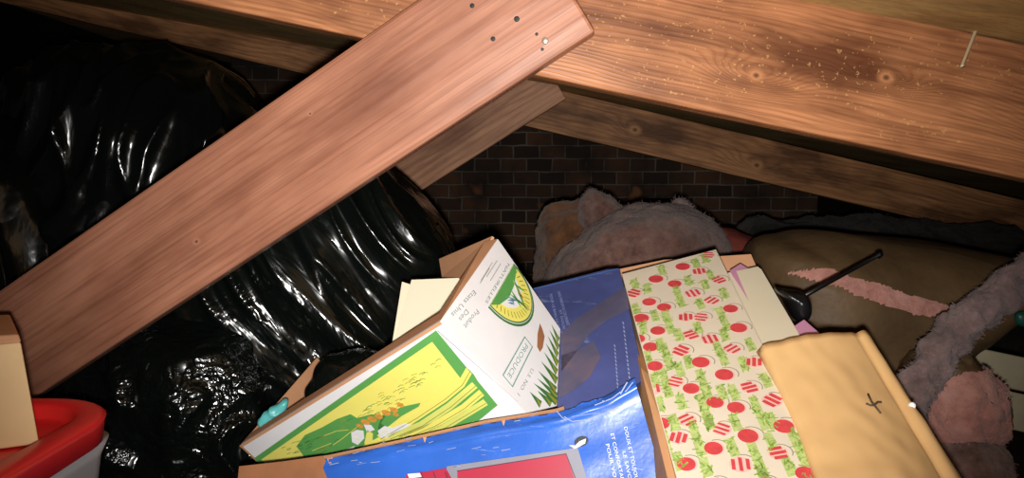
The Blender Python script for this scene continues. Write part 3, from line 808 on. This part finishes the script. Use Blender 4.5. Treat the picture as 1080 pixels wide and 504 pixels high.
for i, (cx, cy) in enumerate(balls):
    c = g(640 + cx / k_, 250 + cy / k_)
    r = .0098 if i % 3 else .0108
    style = i % 4
    sh.disc(c + (G1 - G0).normalized() * .0035, r * 1.12, 'giftgrey', 1, 18, 1, -.9, 1.6, U=G1 - G0, r0=r * 1.02)
    sh.disc(c, r, 'giftpink', 1, 18)
    if style in (0, 3): sh.disc(c - (G1 - G0).normalized() * .001, r * .92, 'giftred', 2, 16)
    else:
        u = (G1 - G0).normalized(); u = (u * math.cos(i * 1.3) + plG.n.cross(u) * math.sin(i * 1.3)).normalized(); w = plG.n.cross(u)
        for o_ in (-.62, 0, .62):
            hw = math.sqrt(max(.01, 1 - o_ * o_)) * r * .86; cc = c + w * (o_ * r) + plG.n * .0008; th = r * (.26 if style == 1 else .20)
            sh.poly3([cc - u * hw - w * th * .6, cc + u * hw * .9 - w * th, cc + u * hw + w * th * .6, cc - u * hw * .9 + w * th], 'giftred')
greens = [(115,70,1),(170,92,1),(205,100,1),(150,125,2),(100,165,1),(128,178,2),(150,205,1),(112,225,1),(125,250,2),(195,140,1),(243,172,2),(245,118,1),(186,55,1),(216,80,1),(300,225,1),(285,265,1),(243,255,1),(232,232,1),(170,262,1),(152,278,1),(75,190,1),(85,252,1),(122,305,2),(155,345,1),(202,308,2),(204,362,2),(265,325,1),(318,368,2),(240,325,1),(110,350,1),(122,432,2),(187,420,2),(140,388,1),(212,386,1),(332,300,1),(345,385,1),(400,440,2),(262,440,1),(312,460,2),(206,482,1),(325,495,1),(268,388,1),(342,428,1),(58,98,1),(84,108,1),(380,480,1),(150,470,1),(245,205,1),(190,190,1),(60,150,1),(205,45,1),(120,480,2),(100,300,1),(262,62,0),(430,510,1)]
for (cx, cy, n) in greens:
    c = g(640 + cx / k_, 250 + cy / k_)
    u = colu; w = (G1 - G0).normalized()
    L = (.009, .0125, .026)[n]; wd = .0054
    sh.poly3([c + u * a * L + w * b2 * wd + plG.n * .0006 for a, b2 in ((-1, -.8), (-1, .9), (1, 1), (1, -.9))], 'giftlime')
    for q in range(int(16 * L / .016)):
        p_ = c + u * rng.uniform(-1, 1) * L + w * rng.uniform(-1, 1) * wd + plG.n * .0010
        a = rng.uniform(-.6, .6) + (0 if rng.random() < .5 else 1.5); d = u * math.sin(a) + w * math.cos(a); e = plG.n.cross(d)
        l2 = rng.uniform(.002, .0042); t2 = rng.uniform(.0006, .0013)
        sh.poly3([p_ - d * l2 - e * t2, p_ + d * l2 - e * t2 * .4, p_ + d * l2 + e * t2, p_ - d * l2 + e * t2 * .5], 'giftgreen')
tag(sh.done('gift_box', None, G0), 'flat gift box in white paper with red baubles and green print, leaning', 'gift box')

# loose papers behind the envelope
s = Sheet(Plane(P(770, 287, 1.06), P(802, 282, 1.06), P(845, 355, .90)), ['cream2'])
s.slab([s.pl.hit(*q) for q in ((766, 288), (799, 281), (803, 284), (852, 368), (880, 420), (830, 440))], .006, 'cream2', 'cream2')
tag(s.done('paper_stack', None), 'cream sheet of paper between the gift box and the manila envelope', 'paper')
s = Sheet(Plane(P(790, 282, 1.075), P(810, 290, 1.06), P(862, 352, .93)), ['pinkpaper'])
s.slab([s.pl.hit(*q) for q in ((770, 285), (781, 278), (800, 290), (836, 345), (848, 337), (864, 351), (880, 390), (840, 400))], .002, 'pinkpaper', 'pinkpaper')
tag(s.done('pink_sheet', None), 'pink sheet of paper peeking out under the cream sheet', 'paper')

# manila envelope: bulging face, fold and turned side
def env_pt(u, v):
    """u 0..1 across the face, 1..1.3 round the fold; v 0..1 down"""
    Lp = P(804 + (883 - 804) * v, 364 + (540 - 364) * v, .84 - .235 * v)
    Fp = P(902 + (1013 - 902) * v, 352 + (540 - 352) * v, .85 - .235 * v)
    if u <= 1:
        p_ = Lp * (1 - u) + Fp * u
        return p_ + V((0, -.010, .014)) * math.sin(math.pi * min(1, u * .92)) * (.5 + .5 * v)
    w = (u - 1) / .3
    Op = P((920, 937, 957, 981, 1012, 1040)[min(5, int(v * 5))] * (1 - (v * 5) % 1) + (937, 957, 981, 1012, 1040, 1060)[min(5, int(v * 5))] * ((v * 5) % 1),
           (358, 386, 418, 452, 500, 548)[min(5, int(v * 5))] * (1 - (v * 5) % 1) + (386, 418, 452, 500, 548, 590)[min(5, int(v * 5))] * ((v * 5) % 1), .865 - .225 * v)
    p_ = Fp * (1 - w) + Op * w
    return p_ + V((.000, -.004, .008)) * math.sin(math.pi * w)
bm = bmesh.new(); nu, nv_ = 40, 30; gr = []
for j in range(nv_ + 1):
    gr.append([bm.verts.new(env_pt(1.3 * i / nu, j / nv_) + V((0, 0, .0016)) * noise.noise(V((i * .25, j * .3, 0)))) for i in range(nu + 1)])
for j in range(nv_):
    for i in range(nu):
        f = bm.faces.new((gr[j][i], gr[j + 1][i], gr[j + 1][i + 1], gr[j][i + 1])); f.smooth = True
bm.normal_update()
top_v = [V(v.co) for v in bm.verts]
# closed underside
low = {v: bm.verts.new(v.co + V((-.004, .012, -.012))) for v in [v for r in gr for v in r]}
for j in range(nv_):
    for i in range(nu): bm.faces.new((low[gr[j][i]], low[gr[j][i + 1]], low[gr[j + 1][i + 1]], low[gr[j + 1][i]]))
bd = [gr[0][i] for i in range(nu + 1)] + [gr[j][nu] for j in range(1, nv_ + 1)] + [gr[nv_][i] for i in range(nu - 1, -1, -1)] + [gr[j][0] for j in range(nv_ - 1, 0, -1)]
for a_, b2 in zip(bd, bd[1:] + bd[:1]): bm.faces.new((a_, b2, low[b2], low[a_]))
recalc(bm)
def env_hit(px, py):
    best = None; d = ray(px, py).normalized()
    for j in range(91):
        for i in range(121):
            p_ = env_pt(1.3 * i / 120, j / 90); w = (p_ - CAM).normalized().dot(d)
            if best is None or w > best[0]: best = (w, p_)
    return best[1]
env = from_bm('manila_envelope', bm, M['manila'], None, False, P(860, 430, .75)); 
tag(env, 'padded manila envelope marked with a small cross, right of the gift box', 'envelope')
for f in env.data.polygons: f.use_smooth = True
# the cross and the eyelet
bm = bmesh.new()
for ln in ([(915, 417), (919, 424), (923, 430), (928, 436)], [(913, 427), (917, 429), (921, 428), (925, 424), (929, 425)]):
    pp = [env_hit(*q) + V((0, -.0012, .0012)) for q in ln]; tube_bm(pp, [.0011] * len(pp), 6, bm)
child_world(env, bm, 'pen_mark', M['ink'])['label'] = 'hand drawn dark cross'
bm = bmesh.new(); c = env_hit(961, 427); nrm_ = (CAM - c).normalized()
tube_bm([c - nrm_ * .001, c + nrm_ * .0018, c + nrm_ * .002], [.0034, .0034, .002], 14, bm)
child_world(env, bm, 'eyelet', M['white'])['label'] = 'white paper eyelet on the folded side'

# black gadget with a rod
ga = empty('black_gadget', P(842, 322, .98), 'small black plastic gadget with a thin rod, behind the cream paper', 'gadget')
bd_ = blob('body', (842, 320), [(818, 304), (832, 306), (846, 308), (853, 318), (852, 332), (846, 338), (838, 337), (832, 328), (826, 316)], .98, .022, .02, lambda p, n: .0015 * noise.noise(p * 40), M['plasticblack'], 5, ga, 3.0)
r0, r1 = P(846, 313, .985), P(929, 268, 1.06)
bm = tube_bm([r0, r0.lerp(r1, .5), r0.lerp(r1, .96), r0.lerp(r1, .965), r1], [.0034, .0028, .0026, .0048, .0042], 12)
o = from_bm('rod', bm, M['plasticblack'], ga, True)

# ------------------------------------------------------------------ insulation
def dI(amp, f):
    def d(p, n): return amp * (noise.noise(p * f) + .6 * noise.noise(p * f * 2.3) + .35 * noise.noise(p * f * 5.1) + .22 * noise.noise(p * f * 11))
    return d
heap = blob('insulation_batt', (665, 290), [(578, 292), (590, 272), (612, 254), (632, 236), (655, 224), (690, 219), (718, 222), (742, 236), (757, 262), (768, 300), (770, 440), (660, 482), (575, 440), (570, 330)], 1.62, .16, .18, lambda p, n: dI(.010, 9)(p, n) + .022 * sharp(rotp(warp(p, 4, .05), math.radians(28), 1.6, 4, 9), 1.5), M['fib_mauve'], 6)
tag(heap, 'mauve insulation batt humped over behind the blue box and gift', 'insulation')
add_tufts(heap, 1600, .009, .0007, 2)
heap2 = blob('insulation_batt', (608, 285), [(567, 240), (580, 218), (604, 210), (622, 196), (640, 206), (654, 226), (645, 300), (640, 420), (600, 455), (562, 420), (562, 310)], 1.84, .12, .12, dI(.014, 9), M['fib_brown'], 6)
tag(heap2, 'brown-faced insulation batt end standing against the brick wall', 'insulation')
add_tufts(heap2, 800, .009, .0007, 3)
tip = blob('insulation_scrap', (640, 228), [(616, 236), (612, 212), (622, 197), (640, 205), (662, 220), (690, 226), (660, 240), (636, 250)], 1.72, .05, .06, dI(.012, 12), M['fib_mauve'], 5)
tag(tip, 'peaked scrap of mauve insulation on top of the humped batt', 'insulation')
add_tufts(tip, 400, .009, .0007, 4)
tip2 = blob('insulation_scrap', (718, 222), [(706, 226), (710, 212), (718, 209), (730, 220), (736, 232), (720, 232)], 1.70, .03, .03, dI(.008, 16), M['fib_grey'], 5)
tag(tip2, 'small pale tuft of insulation standing on the right of the hump', 'insulation')
add_tufts(tip2, 400, .012, .0007, 5)
rd = blob('red_cloth', (775, 275), [(748, 244), (768, 240), (790, 248), (806, 256), (800, 275), (790, 340), (760, 340), (752, 280)], 1.66, .07, .1, dI(.006, 8), M['dustred'], 5)
tag(rd, 'dusty dark red cloth bundle between the two insulation piles', 'cloth')
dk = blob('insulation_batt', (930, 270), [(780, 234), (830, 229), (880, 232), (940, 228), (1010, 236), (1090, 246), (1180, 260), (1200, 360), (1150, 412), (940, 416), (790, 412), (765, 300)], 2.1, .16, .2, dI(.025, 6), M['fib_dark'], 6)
tag(dk, 'dark grey insulation batt under the far rafter', 'insulation')
add_tufts(dk, 1500, .02, .0009, 6)

kr = blob('insulation_roll', (930, 350), [(792, 270), (830, 252), (868, 248), (920, 251), (980, 258), (1050, 268), (1100, 282), (1070, 312), (1022, 338), (990, 366), (984, 430), (990, 535), (960, 538), (890, 535), (800, 500), (785, 380)], 1.38, .17, .2,
          lambda p, n: .010 * noise.noise(p * 5) + .006 * ridge(rotp(p, math.radians(-18), 3, 6, 14)), M['facing'], 7, None, 2.6)
tag(kr, 'large brown paper-faced insulation roll with a torn pink slit', 'insulation')
# torn slit: the faces seen inside the outline, lifted off as a part of its own
def inpoly(x, y, pts):
    r = False; j = len(pts) - 1
    for i in range(len(pts)):
        if (pts[i][1] > y) != (pts[j][1] > y) and x < (pts[j][0] - pts[i][0]) * (y - pts[i][1]) / (pts[j][1] - pts[i][1]) + pts[i][0]: r = not r
        j = i
    return r
def proj(w):
    d = w - CAM; k = d.dot(FW); return 540 + FPX * d.dot(RT) / k, 252 - FPX * d.dot(UP) / k
def patch(o, pts, off, m_, name, jit=0):
    bm = bmesh.new(); bm.from_mesh(o.data); bm.normal_update(); mw = o.matrix_world if o.matrix_world.translation.length > 0 else Matrix.Translation(o.location)
    mw = Matrix.Translation(o.location); kill = []
    for f in bm.faces:
        c = mw @ f.calc_center_median(); x, y = proj(c); x += jit * noise.noise(c * 60); y += jit * noise.noise(c * 60 + V((3, 3, 3)))
        if f.normal.y > .2 or not inpoly(x, y, pts): kill.append(f)
    bmesh.ops.delete(bm, geom=kill, context='FACES')
    left = set(bm.verts[:]); best = set()
    while left:
        st = [left.pop()]; comp = set(st)
        while st:
            for e in st.pop().link_edges:
                for w_ in e.verts:
                    if w_ in left: left.discard(w_); comp.add(w_); st.append(w_)
        if len(comp) > len(best): best = comp
    bmesh.ops.delete(bm, geom=[v for v in bm.verts if v not in best], context='VERTS')
    for v in bm.verts: v.co += v.normal * (off + 1.2 * off * noise.noise(v.co * 45))
    me = bpy.data.meshes.new(name); me.materials.append(m_); bm.to_mesh(me); bm.free()
    for p in me.polygons: p.use_smooth = True
    c = bpy.data.objects.new(name, me); COL.objects.link(c); c.parent = o; return c
slit = [(828, 289), (846, 286), (858, 283), (880, 287), (906, 295), (930, 302), (960, 311), (1000, 322), (998, 336), (970, 333), (940, 325), (910, 313), (890, 305), (868, 298), (850, 293)]
patch(kr, slit, .003, M['fib_pink'], 'torn_slit', 2)['label'] = 'pink fibre showing through the torn facing'
patch(kr, [(945, 372), (968, 346), (990, 330), (1000, 332), (975, 352), (955, 378)], .002, M['fib_brown'], 'creased_edge', 1)

# fuzzy strip hanging over the roll
pp = [P(x, y, Y) for x, y, Y in ((1120, 268, 1.12), (1085, 290, 1.10), (1052, 312, 1.08), (1018, 338, 1.06), (992, 368, 1.03), (972, 400, 1.0), (962, 425, .98), (958, 450, .99))]
pts = []
for i in range(len(pp) - 1):
    for t in (0, .2, .4, .6, .8): pts.append(pp[i].lerp(pp[i + 1], t))
bm = tube_bm(pts, [.028 - .006 * (i / len(pts)) for i in range(len(pts))], 40)
bmesh.ops.subdivide_edges(bm, edges=bm.edges[:], cuts=1, use_grid_fill=True)
bm.normal_update(); nn = [v.normal.copy() for v in bm.verts]; f_ = dI(.011, 26)
for v, n in zip(bm.verts, nn): v.co += n * f_(v.co, n)
fz = from_bm('insulation_strip', bm, M['fib_grey'], None, True, pts[0])
tag(fz, 'fuzzy grey-mauve insulation strip draped down over the paper-faced roll', 'insulation')
add_tufts(fz, 2600, .006, .0006, 8)

pr = blob('insulation_roll', (1008, 430), [(985, 374), (1010, 366), (1034, 390), (1050, 412), (1050, 440), (1030, 462), (1000, 472), (968, 460), (958, 430), (968, 395)], 1.10, .07, .12, dI(.007, 18), M['facing'], 6, None, 2.4)
tag(pr, 'small insulation roll, pink end and brown facing, below the fuzzy strip', 'insulation')
o = patch(pr, [(955, 420), (985, 408), (1010, 396), (1040, 388), (1060, 395), (1065, 470), (1000, 490), (950, 470)], .004, M['fib_pink'], 'pink_end', 5)
add_tufts(o, 700, .006, .0006, 9)
pr2 = blob('insulation_roll', (1020, 510), [(985, 468), (1015, 452), (1045, 462), (1062, 490), (1066, 540), (1040, 640), (990, 660), (965, 600), (966, 510)], 1.06, .06, .12, dI(.007, 18), M['fib_mauve'], 6)
tag(pr2, 'dull mauve insulation roll at the bottom right, under the pink-ended one', 'insulation')
add_tufts(pr2, 900, .007, .0006, 10)

# cream boards leaning at the right
for i, (q, lbl) in enumerate((([(1000, 360), (1140, 389), (1140, 425), (1000, 396)], 'upper of two cream painted boards at the right edge'),
                              ([(1000, 399), (1140, 428), (1140, 470), (1000, 437)], 'lower of two cream painted boards at the right edge'))):
    Y = 1.30
    pl = Plane(P(q[0][0], q[0][1], Y + .05), P(q[1][0], q[1][1], Y - .02), P(q[3][0], q[3][1], Y + .035))
    c4 = [pl.hit(*p) for p in q]; bm = bmesh.new(); hexa(bm, [c4[3], c4[2], c4[1], c4[0]] + [p - pl.n * .02 for p in (c4[3], c4[2], c4[1], c4[0])]); recalc(bm); bevel(bm, .003)
    tag(from_bm('painted_board', bm, M['board'], None, False, c4[0]), lbl, 'board', 'cream painted boards')
bm = bmesh.new(); cap = blob('plastic_scrap', (1082, 336), [(1072, 330), (1090, 328), (1096, 338), (1088, 344), (1073, 342)], 1.2, .01, .01, lambda p, n: 0, flat('green_plastic', srgb(30, 92, 78), .4, .5), 4)
tag(cap, 'tiny dark green plastic scrap at the right edge above the boards', 'scrap')

# ------------------------------------------------------------------ bin at the lower left
bn = empty('storage_bin', (-.64, .66, 0), 'grey storage bin with a red lid in the lower left corner', 'storage bin')
def rrect(x0, x1, y0, y1, r, z, n=10):
    pts = []
    for cx, cy, a0 in ((x1 - r, y1 - r, 0), (x0 + r, y1 - r, 90), (x0 + r, y0 + r, 180), (x1 - r, y0 + r, 270)):
        for k in range(n + 1):
            a = math.radians(a0 + 90 * k / n); pts.append(V((cx + r * math.cos(a), cy + r * math.sin(a), z)))
    return pts
def loft(rings, cap0=True, cap1=True):
    bm = bmesh.new(); vr = [[bm.verts.new(p) for p in r] for r in rings]; n = len(vr[0])
    for a_, b2 in zip(vr, vr[1:]):
        for k in range(n): bm.faces.new((a_[k], a_[(k + 1) % n], b2[(k + 1) % n], b2[k]))
    if cap0: bm.faces.new(vr[0][::-1])
    if cap1: bm.faces.new(vr[-1])
    recalc(bm); return bm
X0, X1, Y0, Y1, ZL = -.90, -.437, .42, .858, .343
lid = [(0, -.028), (.002, -.008), (.004, -.003), (-.000, .000), (-.006, .002), (-.022, .001), (-.028, -.003), (-.031, -.012), (-.034, -.014), (-.05, -.015)]
rings = [rrect(X0 - o_, X1 + o_, Y0 - o_, Y1 + o_, .09 + o_, ZL + z_) for (o_, z_) in ([(-.012, -.030)] + lid)]
from_bm('lid', loft(rings), M['redplastic'], bn, True)['label'] = 'red lid with a raised rim'
rings = [rrect(X0 + .045, X1 - .045, Y0 + .045, Y1 - .045, .04, .004), rrect(X0 + .014, X1 - .014, Y0 + .014, Y1 - .014, .045, ZL - .05), rrect(X0 + .008, X1 - .008, Y0 + .008, Y1 - .008, .045, ZL - .032)]
from_bm('tub', loft(rings), M['tub'], bn, True)
# small carton on the lid
tb = empty('small_carton', (-.58, .66, ZL - .014), 'tan cardboard carton standing on the red bin lid', 'cardboard box')
bm = bmesh.new(); z0 = ZL - .013
q = [P(-90, 470, .70), P(40, 441, .745), P(22, 361, .745), P(-90, 372, .70)]
q[0].z = q[1].z = z0
bk = V((-.075, .10, 0))
hexa(bm, q + [p + bk for p in q]); recalc(bm); bevel(bm, .002); from_bm('body', bm, M['tan'], tb)
bm = bmesh.new(); q2 = [P(-90, 371, .70), P(23, 361, .745), P(20, 352, .748), P(-90, 360, .702)]
hexa(bm, [p + V((.001, -.002, .0)) for p in q2] + [p + bk * 1.02 + V((0, 0, .001)) for p in q2]); recalc(bm); bevel(bm, .002); from_bm('lid_flap', bm, M['kraft_in'], tb)

# ------------------------------------------------------------------ light and camera
ld = bpy.data.lights.new('phone_flash', 'SPOT'); ld.energy = 57; ld.shadow_soft_size = .009; ld.color = (1, .965, .92)
ld.spot_size = math.radians(88); ld.spot_blend = 1.0
ld.use_nodes = True; lt = ld.node_tree; em = lt.nodes['Emission']
fo = lt.nodes.new('ShaderNodeLightFalloff'); fo.inputs['Strength'].default_value = 1.0
lt.links.new(fo.outputs['Quadratic'], em.inputs['Strength'])
lo = bpy.data.objects.new('phone_flash', ld); COL.objects.link(lo)
lo.location = CAM - UP * .024 + RT * .0 - FW * .01
tgt = P(545, 200, 1.0); lo.rotation_euler = (tgt - lo.location).to_track_quat('-Z', 'Y').to_euler()
w = bpy.data.worlds.new('attic_dark'); SC.world = w; w.use_nodes = True
w.node_tree.nodes['Background'].inputs[0].default_value = (1, .9, .8, 1); w.node_tree.nodes['Background'].inputs[1].default_value = .012
cd = bpy.data.cameras.new('camera'); cd.sensor_width = 36; cd.lens = FPX / 1080 * 36; cd.clip_start = .01
co = bpy.data.objects.new('camera', cd); COL.objects.link(co); co.location = CAM
co.rotation_euler = (math.pi / 2 - TH, 0, 0); SC.camera = co
SC.view_settings.view_transform = 'Standard'; SC.view_settings.look = 'None'
